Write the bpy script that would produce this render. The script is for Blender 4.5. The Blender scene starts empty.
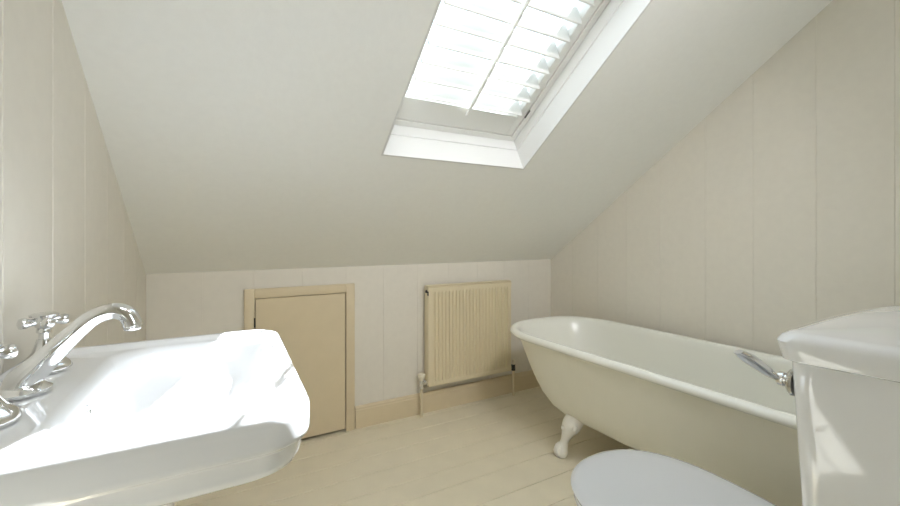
import bpy, bmesh, math
from math import sin, cos, pi, radians, atan, sqrt
from mathutils import Vector, Matrix

sc = bpy.context.scene
C = sc.collection

# ------------------------------------------------------------------ camera
F_PX = 400.0
YAW = atan(218 / 400)
EYE = 1.10
cam_d = bpy.data.cameras.new('camera')
cam_d.sensor_fit = 'HORIZONTAL'
cam_d.sensor_width = 36.0
cam_d.lens = 36.0 * F_PX / 900.0
cam_d.shift_y = -17.0 / 900.0
cam_d.clip_start = 0.02
cam = bpy.data.objects.new('camera', cam_d)
C.objects.link(cam)
cam.location = (0, 0, EYE)
cam.rotation_euler = (pi / 2, 0, -YAW)
sc.camera = cam

# ------------------------------------------------------------------ light
w = bpy.data.worlds.new('sky')
sc.world = w
w.use_nodes = True
bg = w.node_tree.nodes['Background']
bg.inputs['Color'].default_value = (0.66, 0.82, 1.0, 1)
bg.inputs['Strength'].default_value = 2.8

sun_d = bpy.data.lights.new('sun', 'SUN')
sun_d.energy = 37.0
sun_d.angle = radians(0.53)
sun_d.color = (0.90, 0.92, 1.0)
sun = bpy.data.objects.new('sun', sun_d)
C.objects.link(sun)
SUN_DIR = Vector((-0.80, -0.37, -1.0))
sun.rotation_euler = SUN_DIR.to_track_quat('-Z', 'Y').to_euler()

fill_d = bpy.data.lights.new('landing_fill', 'AREA')  # added fill light behind the camera, no known source there
fill_d.shape = 'RECTANGLE'
fill_d.size = 0.85
fill_d.size_y = 0.85
fill_d.energy = 7.0
fill_d.color = (1.0, 0.93, 0.86)
fill = bpy.data.objects.new('landing_fill', fill_d)
C.objects.link(fill)
fill.location = (1.4, -1.60, 1.6)
fill.rotation_euler = (pi / 2, 0, pi)      # shines towards +Y through the added landing window
fill.rotation_euler = Vector((0, 1, -0.1)).to_track_quat('-Z', 'Y').to_euler()

# two added fill lights under the near ceiling, brightening the far end
for (px_, py_, pz_), (qx, qy, qz), e_ in (((1.0, 0.10, 2.30), (1.1, 2.275, 0.6), 80.0), ((0.30, 0.10, 2.30), (0.4, 2.275, 0.5), 26.0)):
    sd = bpy.data.lights.new('far_end_fill', 'AREA')
    sd.shape = 'DISK'
    sd.size = 0.42
    sd.energy = e_ * 0.098
    sd.color = (0.97, 0.965, 1.0)
    sd.spread = radians(105)
    so = bpy.data.objects.new('far_end_fill', sd)
    C.objects.link(so)
    so.location = (px_, py_, pz_)
    so.rotation_euler = Vector((qx - px_, qy - py_, qz - pz_)).to_track_quat('-Z', 'Y').to_euler()

sc.view_settings.view_transform = 'Standard'
sc.view_settings.look = 'None'
sc.view_settings.gamma = 1.0
sc.view_settings.use_curve_mapping = False
sc.view_settings.exposure = 0.06
sc.cycles.use_denoising = True
sc.cycles.max_bounces = 14
sc.cycles.diffuse_bounces = 8
sc.cycles.glossy_bounces = 6
sc.cycles.transparent_max_bounces = 12
sc.cycles.sample_clamp_indirect = 12.0

# ------------------------------------------------------------------ room numbers
XL, XR = -0.346, 2.104
YB = 2.275
YN = 0.075                  # near wall face (behind the toilet)
KNEE = 0.925
AL = radians(34.8)
CEIL = 2.35
NV = Vector((0, sin(AL), cos(AL)))      # outward normal of the slope
SV = Vector((0, -cos(AL), sin(AL)))     # up the slope
P0 = Vector((0, YB, KNEE))


def slope(u, v, d):
    return Vector((u, P0.y, P0.z)) + SV * v + NV * d


def slope_z(y):
    return KNEE + (YB - y) * math.tan(AL)


V_TOP = (CEIL - KNEE) / sin(AL)
Y_TOP = YB - V_TOP * cos(AL)

# ------------------------------------------------------------------ materials


def mat(name, col, rough=0.5, metal=0.0, coat=0.0, bump=0.0, scale=8.0, var=0.0, spec=0.5):
    m = bpy.data.materials.new(name)
    m.use_nodes = True
    nt = m.node_tree
    b = nt.nodes['Principled BSDF']
    b.inputs['Base Color'].default_value = (*col, 1)
    b.inputs['Roughness'].default_value = rough
    b.inputs['Metallic'].default_value = metal
    b.inputs['Coat Weight'].default_value = coat
    b.inputs['Coat Roughness'].default_value = 0.05
    b.inputs['Specular IOR Level'].default_value = spec
    if bump or var:
        tc = nt.nodes.new('ShaderNodeTexCoord')
        nz = nt.nodes.new('ShaderNodeTexNoise')
        nz.inputs['Scale'].default_value = scale
        nz.inputs['Detail'].default_value = 4
        nt.links.new(tc.outputs['Object'], nz.inputs['Vector'])
        if bump:
            bp = nt.nodes.new('ShaderNodeBump')
            bp.inputs['Strength'].default_value = bump
            bp.inputs['Distance'].default_value = 0.01
            nt.links.new(nz.outputs['Fac'], bp.inputs['Height'])
            nt.links.new(bp.outputs['Normal'], b.inputs['Normal'])
        if var:
            mr = nt.nodes.new('ShaderNodeMapRange')
            mr.inputs['From Min'].default_value = 0.3
            mr.inputs['From Max'].default_value = 0.7
            mx = nt.nodes.new('ShaderNodeMix')
            mx.data_type = 'RGBA'
            mx.inputs['A'].default_value = (*[c * (1 - var) for c in col], 1)
            mx.inputs['B'].default_value = (*[min(1, c * (1 + var)) for c in col], 1)
            nt.links.new(nz.outputs['Fac'], mr.inputs['Value'])
            nt.links.new(mr.outputs['Result'], mx.inputs['Factor'])
            nt.links.new(mx.outputs['Result'], b.inputs['Base Color'])
    return m


M = dict(
    wall=mat('wall_paint', (0.73, 0.695, 0.615), 0.55, bump=0.04, scale=30, var=0.015),
    ceiling=mat('ceiling_paint', (0.88, 0.88, 0.845), 0.75, bump=0.05, scale=40, var=0.01),
    cream=mat('cream_gloss', (0.68, 0.58, 0.40), 0.4, bump=0.03, scale=18, var=0.015),
    radiator=mat('radiator_cream', (0.72, 0.63, 0.44), 0.35),
    floor=mat('floor_paint', (0.75, 0.69, 0.54), 0.38, bump=0.10, scale=9, var=0.03),
    gloss_white=mat('white_gloss_wood', (0.74, 0.74, 0.72), 0.35),
    shutter=mat('shutter_white', (0.76, 0.75, 0.71), 0.35),
    ceramic=mat('white_ceramic', (0.80, 0.815, 0.83), 0.08, coat=0.6),
    seat=mat('white_seat_plastic', (0.61, 0.625, 0.635), 0.16, coat=0.3),
    enamel=mat('bath_enamel', (0.81, 0.81, 0.745), 0.24),
    bath=mat('bath_cream_paint', (0.775, 0.755, 0.65), 0.42, bump=0.02, scale=14, var=0.01),
    foot=mat('foot_white_paint', (0.84, 0.82, 0.76), 0.4),
    chrome=mat('chrome', (0.80, 0.80, 0.80), 0.06, metal=1.0),
    dark=mat('dark_rubber', (0.02, 0.02, 0.02), 0.5),
    plastic=mat('white_plastic', (0.80, 0.75, 0.62), 0.4),
    dim=mat('dark_hollow', (0.05, 0.045, 0.035), 0.8),
)


def glass_mat():
    m = bpy.data.materials.new('window_glass')
    m.use_nodes = True
    nt = m.node_tree
    nt.nodes.remove(nt.nodes['Principled BSDF'])
    tr = nt.nodes.new('ShaderNodeBsdfTransparent')
    tr.inputs['Color'].default_value = (0.97, 0.99, 0.98, 1)
    gl = nt.nodes.new('ShaderNodeBsdfGlossy')
    gl.inputs['Roughness'].default_value = 0.02
    fr = nt.nodes.new('ShaderNodeFresnel')
    fr.inputs['IOR'].default_value = 1.25
    mx = nt.nodes.new('ShaderNodeMixShader')
    out = nt.nodes['Material Output']
    nt.links.new(fr.outputs[0], mx.inputs[0])
    nt.links.new(tr.outputs[0], mx.inputs[1])
    nt.links.new(gl.outputs[0], mx.inputs[2])
    nt.links.new(mx.outputs[0], out.inputs['Surface'])
    return m


M['glass'] = glass_mat()

# ------------------------------------------------------------------ mesh helpers


def link(name, bm, m, parent=None, smooth=40):
    bmesh.ops.recalc_face_normals(bm, faces=bm.faces)
    th = radians(smooth)
    if smooth:
        for f in bm.faces:
            f.smooth = True
        for e in bm.edges:
            e.smooth = len(e.link_faces) == 2 and e.calc_face_angle(0) < th
    me = bpy.data.meshes.new(name)
    bm.to_mesh(me)
    bm.free()
    me.materials.append(M[m])
    o = bpy.data.objects.new(name, me)
    C.objects.link(o)
    if parent is not None:
        o.parent = parent
        o.matrix_parent_inverse = parent.matrix_basis.inverted()
    return o


def thing(name, label, cat, loc=(0, 0, 0), group=None):
    o = bpy.data.objects.new(name, None)
    C.objects.link(o)
    o.empty_display_size = 0.05
    o.location = loc
    o['label'] = label
    o['category'] = cat
    if group:
        o['group'] = group
    return o


def struct(name, bm, m, smooth=0, label=None):
    o = link(name, bm, m, None, smooth)
    o['kind'] = 'structure'
    return o


def new():
    return bmesh.new()


def hexa(bm, p, bev=0.0, seg=2):
    """p: eight corner points, bottom four then top four."""
    vs = [bm.verts.new(q) for q in p]
    fs = []
    for idx in ((3, 2, 1, 0), (4, 5, 6, 7), (0, 1, 5, 4), (1, 2, 6, 5), (2, 3, 7, 6), (3, 0, 4, 7)):
        fs.append(bm.faces.new([vs[i] for i in idx]))
    if bev:
        es = set(e for f in fs for e in f.edges)
        bmesh.ops.bevel(bm, geom=list(es), offset=bev, segments=seg, affect='EDGES', profile=0.5)


def box(bm, x0, x1, y0, y1, z0, z1, bev=0.0, seg=2):
    hexa(bm, [(x0, y0, z0), (x1, y0, z0), (x1, y1, z0), (x0, y1, z0),
              (x0, y0, z1), (x1, y0, z1), (x1, y1, z1), (x0, y1, z1)], bev, seg)


def sbox(bm, u0, u1, v0, v1, d0, d1, bev=0.0, seg=2):
    """a box in the roof slope's own frame"""
    q = [(u0, v0, d0), (u1, v0, d0), (u1, v1, d0), (u0, v1, d0),
         (u0, v0, d1), (u1, v0, d1), (u1, v1, d1), (u0, v1, d1)]
    hexa(bm, [slope(*a) for a in q], bev, seg)


def loft(bm, rings, cap0=True, cap1=True, closed=False):
    vr = [[bm.verts.new(p) for p in r] for r in rings]
    n = len(vr[0])
    pairs = list(zip(vr[:-1], vr[1:]))
    if closed:
        pairs.append((vr[-1], vr[0]))
    for a, b in pairs:
        for i in range(n):
            j = (i + 1) % n
            bm.faces.new((a[i], a[j], b[j], b[i]))
    if not closed:
        for flag, r in ((cap0, vr[0]), (cap1, vr[-1])):
            if flag:
                bm.faces.new(r)


def tube(bm, pts, radii, n=20, caps=True, flat=1.0, up=None):
    """a round (or flattened) tube through pts with a radius per point"""
    pts = [Vector(p) for p in pts]
    rings = []
    prev = None
    for i, p in enumerate(pts):
        a = pts[max(i - 1, 0)]
        b = pts[min(i + 1, len(pts) - 1)]
        t = (b - a).normalized()
        if prev is None:
            ref = Vector(up) if up else (Vector((0, 0, 1)) if abs(t.z) < 0.9 else Vector((0, 1, 0)))
        else:
            ref = prev
        x = (ref - t * ref.dot(t)).normalized()
        prev = x
        y = t.cross(x)
        r = radii[i] if hasattr(radii, '__len__') else radii
        rings.append([p + x * (r * flat * cos(2 * pi * k / n)) + y * (r * sin(2 * pi * k / n)) for k in range(n)])
    loft(bm, rings, caps, caps)


def lathe(bm, prof, centre, axis=(0, 0, 1), n=32):
    """prof: list of (radius, height along axis)"""
    c = Vector(centre)
    ax = Vector(axis).normalized()
    x = ax.orthogonal().normalized()
    y = ax.cross(x)
    rings = [[c + ax * h + x * (max(r, 1e-4) * cos(2 * pi * k / n)) + y * (max(r, 1e-4) * sin(2 * pi * k / n))
              for k in range(n)] for r, h in prof]
    loft(bm, rings, True, True)


def ball(bm, c, r, n=14, sq=(1, 1, 1)):
    m = Matrix.Translation(c) @ Matrix.Diagonal((*sq, 1))
    bmesh.ops.create_uvsphere(bm, u_segments=n, v_segments=n // 2 + 1, radius=r, matrix=m)


def smooth_path(pts, n=8):
    """Catmull-Rom through control tuples of any length"""
    out = []
    P = [pts[0]] + list(pts) + [pts[-1]]
    for i in range(1, len(P) - 2):
        p0, p1, p2, p3 = P[i - 1:i + 3]
        for k in range(n):
            t = k / n
            out.append(tuple(0.5 * (2 * b + (c - a) * t + (2 * a - 5 * b + 4 * c - d) * t * t
                                    + (-a + 3 * b - 3 * c + d) * t ** 3)
                             for a, b, c, d in zip(p0, p1, p2, p3)))
    out.append(tuple(pts[-1]))
    return out


def rrect(x0, x1, y0, y1, r, z, n=8):
    """rounded rectangle loop; r is one radius or four (x1y1, x0y1, x0y0, x1y0)"""
    if not hasattr(r, '__len__'):
        r = (r,) * 4
    pts = []
    for (cx_, cy_, sx, sy, a0), rr in zip(((x1, y1, -1, -1, 0), (x0, y1, 1, -1, pi / 2),
                                           (x0, y0, 1, 1, pi), (x1, y0, -1, 1, 3 * pi / 2)), r):
        ox, oy = cx_ + sx * rr, cy_ + sy * rr
        for k in range(n + 1):
            a = a0 + pi / 2 * k / n
            pts.append(Vector((ox + rr * cos(a), oy + rr * sin(a), z)))
    return pts


# ------------------------------------------------------------------ structure
# floor: painted boards running along the room's width, seams as real gaps
bm = new()
seams = [1.24 + 0.14 * k for k in range(-20, 8)]
seams = [1.24, 1.38, 1.54, 1.665, 1.805, 1.945, 2.085, 2.225, 2.42]
y = 1.24
lo = []
while y > -1.5:
    y -= 0.142
    lo.append(y)
seams = lo[::-1] + seams
for a, b in zip(seams[:-1], seams[1:]):
    g = 0.0016
    box(bm, XL - 0.1, XR + 0.1, a + g, b - g, -0.022, 0.0, 0.0015, 1)
box(bm, XL - 0.1, XR + 0.1, seams[0], seams[-1], -0.06, -0.0221)
struct('floor', bm, 'floor')


def boards(bm, us, face, top, at, depth=0.03, z0=0.0, hole=None, c=0.0022):
    """tongue-and-groove boards; at(u, w, z) -> point, w is the depth behind the face"""
    for u0, u1 in zip(us[:-1], us[1:]):
        zb = z0
        if hole and u0 >= hole[0] - 1e-6 and u1 <= hole[1] + 1e-6:
            zb = hole[2]
        prof = [(u0, depth), (u0, c * 1.2), (u0 + c, 0), (u1 - c, 0), (u1, c * 1.2), (u1, depth)]
        loft(bm, [[Vector(at(u, w_, zb)) for u, w_ in prof],
                  [Vector(at(u, w_, top(u))) for u, w_ in prof]])


top_side = lambda yy: min(slope_z(yy) + 0.12, CEIL + 0.05)
bm = new()
us = [-1.5, -1.22, -1.0, -0.78, -0.56, -0.34, -0.12, 0.1, 0.32, 0.53, 0.752, 0.972, 1.191, 1.41, 1.63, 1.85, 2.07, YB + 0.03]
boards(bm, us, 0, top_side, lambda u, w_, z: (XL - w_, u, z))
struct('wall_left', bm, 'wall')
bm = new()
us = [-1.5, -1.27, -1.05, -0.83, -0.61, -0.39, -0.17, 0.055, 0.278, 0.5, 0.722, 0.948, 1.16, 1.40, 1.62, 1.84, 2.06, YB + 0.03]
boards(bm, us, 0, top_side, lambda u, w_, z: (XR + w_, u, z), c=0.0013)
struct('wall_right', bm, 'wall')
DX0, DX1, DZ = 0.098, 0.568, 0.786       # hatch opening in the knee wall
bm = new()
us = [XL - 0.0, -0.124, DX0, 0.333, DX1, 0.79, 1.01, 1.23, 1.45, 1.67, 1.89, XR]
boards(bm, us, 0, lambda u: KNEE + 0.06, lambda u, w_, z: (u, YB + w_, z), hole=(DX0, DX1, DZ), c=0.0010)
struct('wall_back', bm, 'wall')
# eaves cupboard shell behind the hatch
bm = new()
box(bm, DX0 - 0.1, DX1 + 0.1, YB + 0.30, YB + 0.32, -0.02, DZ + 0.05)
box(bm, DX0 - 0.12, DX0 - 0.1, YB + 0.03, YB + 0.32, -0.02, DZ + 0.05)
box(bm, DX1 + 0.1, DX1 + 0.12, YB + 0.03, YB + 0.32, -0.02, DZ + 0.05)
box(bm, DX0 - 0.12, DX1 + 0.12, YB + 0.0305, YB + 0.32, DZ + 0.05, DZ + 0.07)
box(bm, DX0 - 0.12, DX1 + 0.12, YB + 0.0305, YB + 0.32, -0.04, -0.023)
struct('wall_cupboard', bm, 'wall')
# low boxed partition behind the toilet; the room runs on past it to the landing end
bm = new()
us = [0.62, 0.84, 1.06, 1.28, 1.5, 1.72, 1.94, XR]
boards(bm, us, 0, lambda u: 1.10, lambda u, w_, z: (u, YN - w_, z))
box(bm, 0.62, XR, YN - 0.12, YN - 0.03, 0, 1.10)
box(bm, 0.60, XR, YN - 0.14, YN + 0.0, 1.1001, 1.125, 0.004, 2)
struct('wall_near', bm, 'wall')
# landing end wall with an opening for the added window
YE = -1.45
bm = new()
wx0, wx1, wz0, wz1 = 0.98, 1.82, 1.18, 2.02
box(bm, XL - 0.03, wx0, YE - 0.08, YE, 0, CEIL + 0.03)
box(bm, wx1, XR + 0.03, YE - 0.08, YE, 0, CEIL + 0.03)
box(bm, wx0, wx1, YE - 0.08, YE, 0, wz0)
box(bm, wx0, wx1, YE - 0.08, YE, wz1, CEIL + 0.03)
struct('wall_landing', bm, 'wall')
# flat ceiling, and the sloping one with the skylight opening
bm = new()
box(bm, XL - 0.03, XR + 0.03, YE - 0.08, Y_TOP + 0.02, CEIL, CEIL + 0.12)
struct('ceiling', bm, 'ceiling')
SU0, SU1, SV0, SV1 = 0.529, 1.258, 0.879, 1.99
bm = new()
TH = 0.22
sbox(bm, XL - 0.03, SU0, -0.03, V_TOP + 0.05, 0, TH)
sbox(bm, SU1, XR + 0.03, -0.03, V_TOP + 0.05, 0, TH)
sbox(bm, SU0, SU1, -0.03, SV0, 0, TH)
sbox(bm, SU0, SU1, SV1, V_TOP + 0.05, 0, TH)
struct('ceiling_slope', bm, 'ceiling')

# white lining of the skylight reveal, in two steps
bm = new()


def ring_frame(bm, u0, u1, v0, v1, t, d0, d1, bev=0.0):
    """four mitred boards around the rectangle u0..u1, v0..v1, thickness t inwards"""
    o = [(u0, v0), (u1, v0), (u1, v1), (u0, v1)]
    i = [(u0 + t, v0 + t), (u1 - t, v0 + t), (u1 - t, v1 - t), (u0 + t, v1 - t)]
    for k in range(4):
        j = (k + 1) % 4
        hexa(bm, [slope(*o[k], d0), slope(*o[j], d0), slope(*i[j], d0), slope(*i[k], d0),
                  slope(*o[k], d1), slope(*o[j], d1), slope(*i[j], d1), slope(*i[k], d1)], bev, 1)


ring_frame(bm, SU0 - 0.001, SU1 + 0.001, SV0 - 0.001, SV1 + 0.001, 0.008, -0.001, TH + 0.02)
ring_frame(bm, SU0 + 0.006, SU1 - 0.006, SV0 + 0.006, SV1 - 0.006, 0.006, 0.105, TH + 0.02, 0.001)
# the bottom board leans back up the roof towards the window
for dA, dB, lift in ((0.0, 0.105, 0.0), (0.105, 0.20, 0.004)):
    va = SV0 + 0.007 + 0.024 * dA / 0.155 + lift
    vb = SV0 + 0.007 + 0.024 * dB / 0.155 + lift
    hexa(bm, [slope(SU0 + 0.004, SV0 + 0.001, dA), slope(SU1 - 0.004, SV0 + 0.001, dA), slope(SU1 - 0.004, va, dA), slope(SU0 + 0.004, va, dA),
              slope(SU0 + 0.004, SV0 + 0.001, dB), slope(SU1 - 0.004, SV0 + 0.001, dB), slope(SU1 - 0.004, vb, dB), slope(SU0 + 0.004, vb, dB)])
struct('trim_1', bm, 'gloss_white')

# roof window behind the shutter
wn = thing('window_1', '', 'window')
del wn['label'], wn['category']
wn['kind'] = 'structure'
wn.location = slope((SU0 + SU1) / 2, SV0, TH)
bm = new()
ring_frame(bm, SU0 - 0.02, SU1 + 0.02, SV0 - 0.02, SV1 + 0.02, 0.055, TH + 0.021, TH + 0.085, 0.003)
link('window_frame', bm, 'gloss_white', wn, 30)
bm = new()
sbox(bm, SU0 + 0.03, SU1 - 0.03, SV0 + 0.03, SV1 - 0.03, TH + 0.05, TH + 0.056)
link('pane', bm, 'glass', wn, 0)

# unseen landing window, added to let the rear fill light in
w2 = bpy.data.objects.new('window_2', None)
C.objects.link(w2)
w2['kind'] = 'structure'
w2.location = ((wx0 + wx1) / 2, YE, wz0)
bm = new()
for a in ((wx0, wx0 + 0.05, wz0, wz1), (wx1 - 0.05, wx1, wz0, wz1), (wx0 + 0.05, wx1 - 0.05, wz0, wz0 + 0.06),
          (wx0 + 0.05, wx1 - 0.05, wz1 - 0.05, wz1), ((wx0 + wx1) / 2 - 0.02, (wx0 + wx1) / 2 + 0.02, wz0 + 0.06, wz1 - 0.05)):
    box(bm, a[0], a[1], YE - 0.07, YE - 0.01, a[2], a[3], 0.003, 1)
link('window_frame', bm, 'gloss_white', w2, 30)
bm = new()
box(bm, wx0 + 0.04, wx1 - 0.04, YE - 0.045, YE - 0.040, wz0 + 0.04, wz1 - 0.04)
link('pane', bm, 'glass', w2, 0)

# skirting
BBZ = 0.124


def skirting(bm, p0, p1, nrm, t=0.018):
    p0, p1, nrm = Vector(p0), Vector(p1), Vector(nrm)
    prof = [(0, 0), (t, 0), (t, BBZ - 0.022), (t - 0.003, BBZ - 0.018), (t - 0.003, BBZ - 0.008),
            (t - 0.008, BBZ), (0, BBZ)]
    loft(bm, [[p + nrm * a + Vector((0, 0, b)) for a, b in prof] for p in (p0, p1)])


bm = new()
skirting(bm, (0.618, YB, 0), (XR, YB, 0), (0, -1, 0))
skirting(bm, (XL, YB, 0), (0.055, YB, 0), (0, -1, 0))
struct('baseboard_back', bm, 'cream', 30)
bm = new()
skirting(bm, (XL, YN, 0), (XL, YB - 0.018, 0), (1, 0, 0))
struct('baseboard_left', bm, 'cream', 30)
bm = new()
skirting(bm, (XR, YN, 0), (XR, YB - 0.018, 0), (-1, 0, 0))
struct('baseboard_right', bm, 'cream', 30)

# eaves hatch: frame, flush panel, hinge
dr = bpy.data.objects.new('door_1', None)
C.objects.link(dr)
dr['kind'] = 'structure'
dr.location = ((DX0 + DX1) / 2, YB, 0)
FW = 0.048
bm = new()
fx0, fx1, fz = DX0 - FW + 0.003, DX1 + FW - 0.003, DZ + FW - 0.004
box(bm, fx0, DX0 + 0.003, YB - 0.020, YB, 0, fz, 0.0025, 2)
box(bm, DX1 - 0.003, fx1, YB - 0.020, YB, 0, fz, 0.0025, 2)
box(bm, DX0 + 0.003, DX1 - 0.003, YB - 0.020, YB, DZ - 0.004, fz, 0.0025, 2)
link('door_frame', bm, 'cream', dr, 30)
bm = new()
box(bm, DX0 + 0.0065, DX1 - 0.0075, YB - 0.016, YB + 0.004, 0.014, DZ - 0.0075, 0.0015, 1)
dp = link('door_panel', bm, 'cream', dr, 30)
for hz in (0.66, 0.14):
    bm = new()
    tube(bm, [(DX0 + 0.003, YB - 0.022, hz - 0.024), (DX0 + 0.003, YB - 0.022, hz + 0.024)], 0.0036, 12)
    h = link('hinge', bm, 'dim', dr, 40)

# ------------------------------------------------------------------ skylight shutter
sh = thing('plantation_shutter', 'white louvred shutter fitted inside the sloping skylight', 'shutter',
           slope((SU0 + SU1) / 2, SV0, 0.15))
D0, D1 = 0.155, 0.205
a0, a1, b0, b1 = SU0 + 0.013, SU1 - 0.013, SV0 + 0.035, SV1 - 0.013
bm = new()
ring_frame(bm, a0, a1, b0, b1, 0.028, D0, D1, 0.002)
link('shutter_frame', bm, 'shutter', sh, 30)
c0, c1, e0, e1 = a0 + 0.0305, a1 - 0.0305, b0 + 0.0305, b1 - 0.0305
ST, RB, RT = 0.036, 0.112, 0.09
bm = new()
sbox(bm, c0, c0 + ST, e0, e1, D0 + 0.004, D1 - 0.012, 0.003, 2)
link('stile', bm, 'shutter', sh, 30)
bm = new()
sbox(bm, c1 - ST, c1, e0, e1, D0 + 0.004, D1 - 0.012, 0.003, 2)
link('stile', bm, 'shutter', sh, 30)
bm = new()
sbox(bm, c0 + ST, c1 - ST, e0, e0 + RB, D0 + 0.004, D1 - 0.012, 0.003, 2)
link('bottom_rail', bm, 'shutter', sh, 30)
bm = new()
sbox(bm, c0 + ST, c1 - ST, e1 - RT, e1, D0 + 0.004, D1 - 0.012, 0.003, 2)
link('top_rail', bm, 'shutter', sh, 30)
PITCH, WID = 0.0735, 0.088
TILT = radians(15.5)      # tilt away from the slope's normal, inner edge down the room
nl = int((e1 - RT - e0 - RB) / PITCH)
dm = (D0 + D1) / 2 - 0.004
for k in range(nl):
    vc = e0 + RB + 0.038 + k * PITCH
    # section: flattened lens across the tilted direction
    ax = NV * cos(TILT) - SV * (-sin(TILT))      # outward direction of the blade
    # inner edge should be lower down the slope: moving outward moves up the slope
    ax = (NV * cos(TILT) + SV * sin(TILT)).normalized()
    ay = Vector((1, 0, 0)).cross(ax)
    bm = new()
    n = 24
    ring = []
    for q in range(n):
        t = 2 * pi * q / n
        ring.append(ax * (WID / 2 * cos(t)) + ay * (0.0048 * math.copysign(abs(sin(t)) ** 0.35, sin(t))))
    cpt = slope(0, vc, dm)
    ua, ub = c0 + ST + 0.004, c1 - ST - 0.004
    loft(bm, [[cpt + Vector((uu, 0, 0)) + p * s_ for p in ring]
              for uu, s_ in ((ua, 0.9), (ua + 0.002, 1), (ub - 0.002, 1), (ub, 0.9))])
    for uu in (ua - 0.005, ub):
        tube(bm, [cpt + Vector((uu, 0, 0)), cpt + Vector((uu + 0.005, 0, 0))], 0.003, 8)
    link('louvre', bm, 'shutter', sh, 40)
bm = new()
dr_ = dm - WID / 2 - 0.008
um = (c0 + c1) / 2
vshift = -WID / 2 * sin(TILT)
sbox(bm, um - 0.0055, um + 0.0055, e0 + RB - 0.012, e0 + RB + 0.038 + nl * PITCH + vshift, dr_ - 0.006, dr_ + 0.006, 0.003, 2)
link('tilt_rod', bm, 'shutter', sh, 40)
for vv in (e0 + 0.14, e1 - 0.12):
    bm = new()
    tube(bm, [slope(c1 + 0.002, vv - 0.022, D0 + 0.000), slope(c1 + 0.002, vv + 0.022, D0 + 0.000)], 0.0035, 12)
    link('hinge', bm, 'dim', sh, 40)

# ------------------------------------------------------------------ radiator
RX0, RX1, RZ0, RZ1, RY = 1.05, 1.674, 0.178, 0.796, 2.20
rd = thing('radiator', 'cream ribbed panel radiator low on the back wall between hatch and bath', 'radiator',
           ((RX0 + RX1) / 2, RY + 0.02, RZ0))
bm = new()
nr = 23
mx0, mx1 = RX0 + 0.028, RX1 - 0.022
pw = (mx1 - mx0) / nr
prof = [(RX0, 0.0), (RX0 + 0.004, -0.004), (mx0, -0.004)]
for k in range(nr):
    x = mx0 + k * pw
    prof += [(x + pw * 0.16, -0.004), (x + pw * 0.30, 0.0055), (x + pw * 0.62, 0.0055), (x + pw * 0.76, -0.004)]
prof += [(mx1, -0.004), (RX1 - 0.004, -0.004), (RX1, 0.0)]


def sec(z, amt, dy):
    return [Vector((x, RY + dy + (-0.004 + (yy + 0.004) * amt), z)) for x, yy in prof] + \
           [Vector((x, RY + 0.014, z)) for x, yy in reversed(prof)]


loft(bm, [sec(RZ0, 0, 0.008), sec(RZ0 + 0.004, 0, 0), sec(RZ0 + 0.030, 0, 0), sec(RZ0 + 0.044, 1, 0),
          sec(RZ1 - 0.052, 1, 0), sec(RZ1 - 0.038, 0, 0), sec(RZ1 - 0.012, 0, 0), sec(RZ1 - 0.008, 0, 0.006)])
link('front_panel', bm, 'radiator', rd, 50)
bm = new()
box(bm, RX0 + 0.01, RX1 - 0.01, RY + 0.038, RY + 0.048, RZ0 + 0.01, RZ1 - 0.02, 0.002, 1)
link('back_panel', bm, 'radiator', rd, 30)
bm = new()
nf = 40
for k in range(nf):
    x = RX0 + 0.03 + (RX1 - RX0 - 0.06) * k / (nf - 1)
    box(bm, x - 0.0006, x + 0.0006, RY + 0.0145, RY + 0.0375, RZ0 + 0.05, RZ1 - 0.03)
link('convector_fins', bm, 'radiator', rd, 0)
for x0, x1 in ((RX0 - 0.003, RX0 + 0.003), (RX1 - 0.003, RX1 + 0.003)):
    bm = new()
    box(bm, x0, x1, RY + 0.002, RY + 0.052, RZ0 + 0.02, RZ1 - 0.004, 0.001, 1)
    link('side_panel', bm, 'radiator', rd, 30)
bm = new()
box(bm, RX0, RX1, RY - 0.001, RY + 0.052, RZ1 - 0.006, RZ1, 0.002, 1)
link('top_grille', bm, 'radiator', rd, 30)
for x in (RX0 + 0.1, RX1 - 0.1):
    bm = new()
    box(bm, x - 0.015, x + 0.015, RY + 0.049, YB - 0.0005, RZ0 + 0.05, RZ1 - 0.07, 0.002, 1)
    link('wall_bracket', bm, 'radiator', rd, 30)
bm = new()
lathe(bm, [(0.0095, 0), (0.0095, 0.006), (0.006, 0.006), (0.006, 0.009)], (RX0 - 0.003, RY + 0.018, RZ1 - 0.036), (-1, 0, 0), 16)
box(bm, RX0 - 0.004, RX0 - 0.0005, RY - 0.0045, RY + 0.010, RZ1 - 0.060, RZ1 - 0.034, 0.001, 1)
link('bleed_plug', bm, 'dark', rd, 30)
# left thermostatic valve, right lockshield valve
VZ = RZ0 + 0.030
bm = new()
tube(bm, [(RX0 - 0.002, RY + 0.018, VZ), (RX0 - 0.038, RY + 0.018, VZ)], [0.0115, 0.0115], 6)
tube(bm, [(RX0 - 0.038, RY + 0.018, VZ - 0.026), (RX0 - 0.038, RY + 0.018, VZ + 0.014)], [0.012, 0.012], 14)
lathe(bm, [(0.0145, 0), (0.0145, 0.012)], (RX0 - 0.012, RY + 0.018, VZ), (-1, 0, 0), 6)
lathe(bm, [(0.014, 0), (0.014, 0.012)], (RX0 - 0.038, RY + 0.018, VZ - 0.034), (0, 0, 1), 6)
v1 = link('valve', bm, 'chrome', rd, 30)
bm = new()
lathe(bm, [(0.012, 0), (0.015, 0.004), (0.023, 0.032), (0.0235, 0.038), (0.020, 0.041)], (RX0 - 0.038, RY + 0.018, VZ + 0.014), (0, 0, 1), 20)
link('valve_cap', bm, 'plastic', v1, 35)
bm = new()
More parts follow.
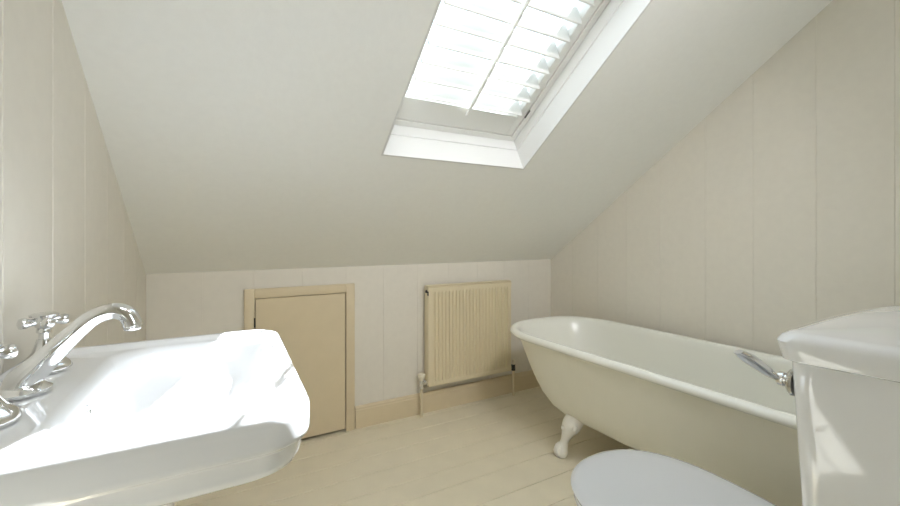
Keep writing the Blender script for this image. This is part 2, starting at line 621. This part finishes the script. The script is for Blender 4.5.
tube(bm, [(RX0 - 0.038, RY + 0.018, 0.0), (RX0 - 0.038, RY + 0.018, VZ - 0.030)], 0.0085, 16)
link('pipe', bm, 'radiator', rd, 40)
bm = new()
VZ2 = RZ0 + 0.024
tube(bm, [(RX1 + 0.002, RY + 0.018, VZ2), (RX1 + 0.034, RY + 0.018, VZ2)], [0.0115, 0.0115], 6)
tube(bm, [(RX1 + 0.034, RY + 0.018, VZ2 - 0.020), (RX1 + 0.034, RY + 0.018, VZ2 + 0.012)], [0.0125, 0.0125], 6)
lathe(bm, [(0.0145, 0), (0.0145, 0.012)], (RX1 + 0.034, RY + 0.018, VZ2 - 0.030), (0, 0, 1), 6)
v2 = link('valve', bm, 'dark', rd, 30)
bm = new()
lathe(bm, [(0.011, 0), (0.0115, 0.030), (0.009, 0.034)], (RX1 + 0.034, RY + 0.018, VZ2 + 0.012), (0, 0, 1), 18)
link('valve_cap', bm, 'plastic', v2, 35)
bm = new()
tube(bm, [(RX1 + 0.034, RY + 0.018, 0.0), (RX1 + 0.034, RY + 0.018, VZ2 - 0.026)], 0.0085, 16)
link('pipe', bm, 'radiator', rd, 40)

# ------------------------------------------------------------------ bath
BX = 1.751
bt = thing('clawfoot_bathtub', 'cream roll-top bath on claw feet along the right wall', 'bathtub', (BX, 1.1, 0))


BROT = 0.056


def bath_ring(z, hw, yn, yf):
    pts = bath_ring0(z, hw, yn, yf + 0.012)
    ca, sa = cos(BROT), sin(BROT)
    return [Vector((BX + 0.004 + (p.x - BX) * ca - (p.y - 0.25) * sa, 0.25 + (p.x - BX) * sa * 0 + (p.y - 0.25) * ca + (p.x - BX) * sa, p.z * 0.98))
            for p in pts]


def bath_ring0(z, hw, yn, yf):
    a = hw * 0.98
    pts = []
    yc = yf - a
    rn = min(hw * 0.75, 0.24)
    for k in range(33):                    # round far end, from right side to left side
        t = pi * k / 32
        e_ = 2 / 2.35
        pts.append(Vector((BX + hw * math.copysign(abs(cos(t)) ** e_, cos(t)), yc + a * abs(sin(t)) ** e_, z)))
    for k in range(1, 12):
        pts.append(Vector((BX - hw, yc + (yn + rn - yc) * k / 12, z)))
    for k in range(9):
        t = pi + pi / 2 * k / 8
        pts.append(Vector((BX - hw + rn + rn * cos(t), yn + rn + rn * sin(t), z)))
    for k in range(9):
        t = 3 * pi / 2 + pi / 2 * k / 8
        pts.append(Vector((BX + hw - rn + rn * cos(t), yn + rn + rn * sin(t), z)))
    for k in range(1, 12):
        pts.append(Vector((BX + hw, (yn + rn) + (yc - yn - rn) * k / 12, z)))
    return pts


ext = [(0.170, 0.06, 0.62, 1.36), (0.172, 0.11, 0.54, 1.47), (0.180, 0.165, 0.47, 1.57), (0.198, 0.205, 0.42, 1.635),
       (0.23, 0.236, 0.38, 1.69), (0.28, 0.260, 0.35, 1.74), (0.34, 0.277, 0.33, 1.78), (0.41, 0.291, 0.315, 1.82),
       (0.48, 0.302, 0.305, 1.855), (0.54, 0.311, 0.295, 1.885), (0.562, 0.316, 0.29, 1.90), (0.566, 0.322, 0.288, 1.91)]
lip = [(0.566, 0.322, 0.284, 1.910), (0.563, 0.332, 0.272, 1.924), (0.565, 0.342, 0.262, 1.935), (0.572, 0.349, 0.255, 1.943),
       (0.581, 0.351, 0.252, 1.946), (0.590, 0.348, 0.255, 1.942), (0.597, 0.341, 0.262, 1.934), (0.600, 0.331, 0.272, 1.924),
       (0.599, 0.321, 0.284, 1.912), (0.594, 0.312, 0.295, 1.900), (0.584, 0.305, 0.304, 1.888),
       (0.56, 0.300, 0.311, 1.872), (0.50, 0.292, 0.32, 1.840), (0.42, 0.281, 0.33, 1.80), (0.34, 0.266, 0.345, 1.76),
       (0.28, 0.245, 0.37, 1.72), (0.24, 0.216, 0.40, 1.67), (0.215, 0.175, 0.45, 1.60), (0.203, 0.12, 0.52, 1.50), (0.198, 0.06, 0.60, 1.40)]
bm = new()
loft(bm, [bath_ring(*r) for r in ext], True, False)
link('tub_shell', bm, 'bath', bt, 60)
bm = new()
loft(bm, [bath_ring(*r) for r in lip], False, True)
link('rolled_rim', bm, 'enamel', bt, 60)


def claw_foot(sx, yy, sy):
    """one ball-and-claw foot; sx, sy point outward from the bath"""
    bm = new()

    def q(o, l, z):   # o: outwards, l: along
        return (BX - (yy - 0.25) * BROT + sx * (0.225 + o), yy + sy * l, z)
    ctl = [(*q(-0.060, -0.055, 0.215), 0.030), (*q(-0.028, -0.035, 0.188), 0.045), (*q(-0.014, -0.022, 0.155), 0.043),
           (*q(-0.004, -0.010, 0.118), 0.028), (*q(0.002, 0.000, 0.085), 0.0195), (*q(0.008, 0.006, 0.055), 0.024),
           (*q(0.013, 0.010, 0.032), 0.031), (*q(0.014, 0.011, 0.014), 0.029), (*q(0.014, 0.011, 0.0), 0.021)]
    sp = smooth_path(ctl, 5)
    tube(bm, [p[:3] for p in sp], [p[3] for p in sp], 22)
    out = Vector((sx, sy * 0.35, 0)).normalized()
    side = Vector((-out.y, out.x, 0))
    bc = Vector(q(0.014, 0.011, 0.028))
    for t in (-0.9, -0.3, 0.3, 0.9):          # toes gripping the ball
        dvec = out * cos(t) + side * sin(t)
        pts = [bc + dvec * 0.008 + Vector((0, 0, 0.040)), bc + dvec * 0.026 + Vector((0, 0, 0.020)),
               bc + dvec * 0.033 + Vector((0, 0, 0.002)), bc + dvec * 0.029 + Vector((0, 0, -0.021))]
        tube(bm, pts, [0.007, 0.0085, 0.0075, 0.003], 10)
    for t in (-1, 1):                          # scrolled shoulders
        c_ = Vector(q(-0.014, -0.028, 0.168)) + side * 0.036 * t
        ball(bm, c_, 0.017, 14, (1, 1, 1.2))
    ball(bm, Vector(q(0.024, -0.012, 0.156)), 0.012, 12)
    link('foot', bm, 'foot', bt, 60)


for sx in (-1, 1):
    claw_foot(sx, 1.475, 1)
    claw_foot(sx, 0.60, -1)
bm = new()
lathe(bm, [(0.030, 0), (0.030, 0.003), (0.024, 0.005)], (BX, 0.60, 0.1975), (0, 0, 1), 24)
link('waste', bm, 'chrome', bt, 40)

# ------------------------------------------------------------------ toilet
TX = 0.972
tl = thing('toilet', 'white close-coupled toilet with closed lid standing in front of the bath', 'toilet', (TX, 0.4, 0))


def egg(z, hw, yb, yf, cx_=TX - 0.012, sq=1.0, n=56):
    hw += 0.010
    """pan outline: blunt at the back (yb), elongated round front (yf)"""
    ym = yb + (yf - yb) * 0.50
    pts = []
    for k in range(n):
        t = 2 * pi * k / n
        s_, c_ = sin(t), cos(t)
        if s_ >= 0:
            e = 2 / 2.3
            pts.append(Vector((cx_ + hw * math.copysign(abs(c_) ** e, c_), ym + (yf - ym) * abs(s_) ** e, z)))
        else:
            e = 2 / 3.2
            pts.append(Vector((cx_ + hw * math.copysign(abs(c_) ** e, c_), ym - (ym - yb) * abs(s_) ** e, z)))
    return pts


LT = 0.445
bm = new()
loft(bm, [egg(0.0, 0.115, 0.20, 0.68), egg(0.02, 0.118, 0.20, 0.685), egg(0.05, 0.105, 0.20, 0.66), egg(0.16, 0.10, 0.20, 0.64),
          egg(0.24, 0.125, 0.19, 0.68), egg(0.30, 0.16, 0.18, 0.76), egg(0.35, 0.182, 0.17, 0.815), egg(0.375, 0.188, 0.17, 0.83),
          egg(0.392, 0.188, 0.17, 0.83), egg(0.398, 0.182, 0.175, 0.823), egg(0.396, 0.13, 0.30, 0.77), egg(0.33, 0.12, 0.32, 0.74), egg(0.22, 0.07, 0.36, 0.62)])
link('bowl', bm, 'ceramic', tl, 50)
bm = new()
loft(bm, [egg(0.400, 0.194, 0.34, 0.834), egg(0.398, 0.199, 0.335, 0.841), egg(0.405, 0.203, 0.333, 0.847), egg(0.416, 0.201, 0.335, 0.845),
          egg(0.418, 0.194, 0.34, 0.834), egg(0.416, 0.12, 0.42, 0.75), egg(0.402, 0.12, 0.42, 0.75)], closed=True)
link('seat', bm, 'seat', tl, 50)
bm = new()
loft(bm, [egg(LT - 0.0225, 0.198, 0.335, 0.842), egg(LT - 0.019, 0.205, 0.33, 0.852), egg(LT - 0.010, 0.208, 0.328, 0.856),
          egg(LT - 0.004, 0.204, 0.332, 0.851), egg(LT - 0.001, 0.193, 0.34, 0.839), egg(LT + 0.001, 0.165, 0.355, 0.815),
          egg(LT + 0.003, 0.10, 0.42, 0.74), egg(LT + 0.004, 0.04, 0.5, 0.65)])
link('lid', bm, 'seat', tl, 50)
for sx in (-0.07, 0.07):
    bm = new()
    tube(bm, [(TX + sx - 0.02, 0.325, 0.424), (TX + sx + 0.02, 0.325, 0.424)], 0.012, 14)
    tube(bm, [(TX + sx, 0.325, 0.392), (TX + sx, 0.325, 0.424)], 0.010, 14)
    link('seat_hinge', bm, 'chrome', tl, 40)
TT = 0.957


def tank_ring(z, hf, hb, yb, yf, r=0.03):
    """slightly tapering plan, bowed front"""
    base = rrect(-1, 1, yb, yf, 0.0001, z, 1)
    pts = []
    n = 10
    corner = [(hf, yf, 0), (-hf, yf, 1), (-hb, yb, 2), (hb, yb, 3)]
    # rounded polygon through the four corners
    cs = [Vector((a, b, 0)) for a, b, _ in corner]
    rs = (r, r, r * 0.4, r * 0.4)
    for i, c_ in enumerate(cs):
        p_, n_ = cs[i - 1], cs[(i + 1) % 4]
        d1 = (p_ - c_).normalized()
        d2 = (n_ - c_).normalized()
        A, B = c_ + d1 * rs[i], c_ + d2 * rs[i]
        for k in range(n + 1):
            t = k / n
            pt = A * (1 - t) ** 2 + c_ * 2 * t * (1 - t) + B * t * t
            pts.append(pt)
        if i == 0:       # bowed front edge
            for k in range(1, 12):
                t = k / 12
                pt = B.lerp(cs[1] + (cs[0] - cs[1]).normalized() * r, t)
                pts.append(pt + Vector((0, 0.010 * sin(pi * t), 0)))
    return [Vector((TX + p.x, p.y + 0.006, z)) for p in pts]


bm = new()
loft(bm, [tank_ring(0.400, 0.195, 0.18, 0.085, 0.240), tank_ring(0.415, 0.214, 0.195, 0.082, 0.255), tank_ring(0.55, 0.226, 0.20, 0.08, 0.266),
          tank_ring(0.75, 0.238, 0.206, 0.08, 0.273), tank_ring(TT - 0.044, 0.2465, 0.212, 0.08, 0.279), tank_ring(TT - 0.038, 0.2445, 0.211, 0.082, 0.277)])
link('tank', bm, 'ceramic', tl, 50)
bm = new()
loft(bm, [tank_ring(TT - 0.043, 0.249, 0.215, 0.079, 0.284), tank_ring(TT - 0.041, 0.2535, 0.219, 0.078, 0.289, .034),
          tank_ring(TT - 0.014, 0.259, 0.225, 0.078, 0.295, .036), tank_ring(TT - 0.006, 0.253, 0.220, 0.080, 0.291, .036),
          tank_ring(TT - 0.001, 0.244, 0.213, 0.084, 0.283, .034), tank_ring(TT, 0.232, 0.203, 0.090, 0.272, .032),
          tank_ring(TT + 0.003, 0.18, 0.155, 0.115, 0.240, .03), tank_ring(TT + 0.004, 0.10, 0.09, 0.14, 0.210, .02)])
link('tank_lid', bm, 'ceramic', tl, 50)
LX, LZ, LY = 0.765, 0.874, 0.286
bm = new()
lathe(bm, [(0.021, 0), (0.022, 0.003), (0.018, 0.008), (0.010, 0.009), (0.009, 0.014), (0.011, 0.015), (0.011, 0.022), (0.008, 0.025)],
      (LX, LY, LZ), (0, 1, 0), 28)
lv = smooth_path([(LX, LY + 0.019, LZ, 0.006), (LX - 0.018, LY + 0.021, LZ + 0.005, 0.007), (LX - 0.045, LY + 0.025, LZ + 0.021, 0.0105),
                  (LX - 0.078, LY + 0.030, LZ + 0.041, 0.0120), (LX - 0.100, LY + 0.033, LZ + 0.053, 0.007)], 6)
tube(bm, [p[:3] for p in lv], [p[3] for p in lv], 18, True, 0.42, (0.5, 0.3, 0.8))
link('flush_lever', bm, 'chrome', tl, 50)

# ------------------------------------------------------------------ washbasin
SX0, SX1, SY0, SY1, SZ = XL + 0.001, 0.102, 0.575, 1.128, 0.865
wb = thing('pedestal_washbasin', 'white ceramic pedestal washbasin in sunlight against the left wall', 'washbasin',
           (-0.13, 0.87, 0))


def ring_in(i, z, r, iw=0.0):
    """outline inset by i on three sides, iw on the wall side"""
    rr = (r, 0.004, 0.004, r)
    return rrect(SX0 + iw, SX1 - i, SY0 + i, SY1 - i, rr, z, 10)


bm = new()
R4 = 0.062
rings = [ring_in(0.190, 0.600, 0.05, 0.03), ring_in(0.185, 0.660, 0.05, 0.02), ring_in(0.170, 0.705, 0.05, 0.01), ring_in(0.120, 0.742, 0.06),
         ring_in(0.055, 0.762, 0.07), ring_in(0.026, 0.768, 0.066), ring_in(0.015, 0.776, 0.062), ring_in(0.011, 0.786, 0.062), ring_in(0.009, 0.806, R4),
         ring_in(0.004, 0.8115, R4), ring_in(0.000, 0.815, R4), ring_in(-0.001, 0.822, R4), ring_in(-0.001, 0.846, R4),
         ring_in(0.000, 0.856, R4), ring_in(0.004, 0.8625, R4), ring_in(0.011, SZ, 0.056), ring_in(0.020, 0.8645, 0.048)]


def inner(i, z, r, xw):
    return rrect(xw, SX1 - i, SY0 + i, SY1 - i, (r, r, r, r), z, 10)


# raised margin, then deck, then the bowl
rings += [rrect(SX0 + 0.004, SX1 - 0.027, SY0 + 0.027, SY1 - 0.027, (0.045, 0.004, 0.004, 0.045), 0.861, 10),
          rrect(SX0 + 0.006, SX1 - 0.031, SY0 + 0.031, SY1 - 0.031, (0.042, 0.006, 0.006, 0.042), 0.8565, 10),
          rrect(-0.222, SX1 - 0.036, SY0 + 0.038, SY1 - 0.038, (0.06, 0.06, 0.06, 0.06), 0.855, 10),
          rrect(-0.212, SX1 - 0.040, SY0 + 0.044, SY1 - 0.044, 0.065, 0.851, 10),
          rrect(-0.203, SX1 - 0.045, SY0 + 0.050, SY1 - 0.050, 0.07, 0.840, 10),
          rrect(-0.194, SX1 - 0.056, SY0 + 0.062, SY1 - 0.062, 0.075, 0.81, 10),
          rrect(-0.182, SX1 - 0.072, SY0 + 0.080, SY1 - 0.080, 0.075, 0.785, 10),
          rrect(-0.166, SX1 - 0.100, SY0 + 0.120, SY1 - 0.120, 0.06, 0.764, 10),
          rrect(-0.150, SX1 - 0.135, SY0 + 0.165, SY1 - 0.165, 0.045, 0.750, 10),
          rrect(-0.130, SX1 - 0.170, SY0 + 0.215, SY1 - 0.215, 0.025, 0.742, 10)]
loft(bm, rings)
link('basin', bm, 'ceramic', wb, 50)
bm = new()
lathe(bm, [(0.10, 0.0), (0.102, 0.02), (0.094, 0.045), (0.078, 0.07), (0.070, 0.15), (0.066, 0.35), (0.072, 0.52), (0.088, 0.60), (0.094, 0.618)],
      (-0.205, 0.857, 0), (0, 0, 1), 40)
link('pedestal', bm, 'ceramic', wb, 50)
bm = new()
lathe(bm, [(0.021, 0), (0.021, 0.002), (0.014, 0.003)], (-0.10, 0.857, 0.7423), (0, 0, 1), 24)
link('waste', bm, 'chrome', wb, 40)
# small overflow opening in the back of the bowl
bm = new()
n_ = Vector((0.95, 0, 0.3)).normalized()
lathe(bm, [(0.0085, -0.004), (0.0085, 0.001), (0.006, 0.0015), (0.005, -0.001)], (-0.199, 0.825, 0.826), n_, 20)
link('overflow_ring', bm, 'chrome', wb, 40)


def tap_valve(x, y, name, label):
    z0 = 0.8568
    t = thing(name, label, 'tap', (x, y, z0), 'cross-head taps on the basin')
    bm = new()
    lathe(bm, [(0.036, 0), (0.038, 0.002), (0.038, 0.006), (0.034, 0.014), (0.024, 0.023), (0.016, 0.036), (0.0120, 0.050), (0.010, 0.058)],
          (x, y, z0), (0, 0, 1), 36)
    link('base', bm, 'chrome', t, 50)
    bm = new()
    lathe(bm, [(0.0075, 0.055), (0.0075, 0.068), (0.0105, 0.070), (0.0105, 0.076), (0.0075, 0.080)], (x, y, z0), (0, 0, 1), 24)
    link('stem', bm, 'chrome', t, 50)
    bm = new()
    hz = 0.089
    lathe(bm, [(0.008, hz - 0.012), (0.012, hz - 0.009), (0.0135, hz + 0.008), (0.020, hz + 0.010), (0.0205, hz + 0.013), (0.016, hz + 0.015)],
          (x, y, z0), (0, 0, 1), 24)
    for k in range(4):
        a = radians(28) + k * pi / 2
        dv = Vector((cos(a), sin(a), 0))
        c_ = Vector((x, y, z0 + hz))
        tube(bm, [c_ + dv * r for r in (0.008, 0.013, 0.018, 0.023, 0.028, 0.032, 0.0340)],
             [0.0075, 0.0065, 0.0070, 0.0095, 0.0102, 0.0085, 0.003], 14)
    link('cross_handle', bm, 'chrome', t, 50)
    return t


tap_valve(-0.298, 0.985, 'basin_tap', 'chrome cross-head tap on the far side of the spout, whole handle visible')
tap_valve(-0.284, 0.738, 'basin_tap', 'chrome cross-head tap nearest the camera, cut off by the left picture edge')
sp_ = thing('basin_spout', 'long chrome swan-neck spout reaching over the white basin', 'spout', (-0.29, 0.855, 0.856))
bm = new()
lathe(bm, [(0.033, 0), (0.035, 0.002), (0.035, 0.006), (0.030, 0.010), (0.024, 0.014)], (-0.285, 0.857, 0.8575), (0, 0, 1), 36)
link('base', bm, 'chrome', sp_, 50)
bm = new()
ctl = [(-0.285, 0.857, 0.8665, 0.0180), (-0.280, 0.857, 0.880, 0.0165), (-0.262, 0.857, 0.900, 0.0140), (-0.235, 0.857, 0.931, 0.0118),
       (-0.210, 0.857, 0.958, 0.0105), (-0.192, 0.857, 0.9705, 0.0102), (-0.172, 0.857, 0.9745, 0.0102), (-0.157, 0.857, 0.968, 0.0104),
       (-0.150, 0.857, 0.955, 0.0106), (-0.149, 0.857, 0.948, 0.0112)]
s2 = smooth_path(ctl, 6)
tube(bm, [p[:3] for p in s2], [p[3] * 1.3 for p in s2], 28)
link('spout_tube', bm, 'chrome', sp_, 50)
bm = new()
lathe(bm, [(0.0115, 0), (0.0125, 0.001), (0.0125, 0.006), (0.011, 0.008)], (-0.149, 0.857, 0.941), (0, 0, 1), 28)
link('aerator', bm, 'chrome', sp_, 50)
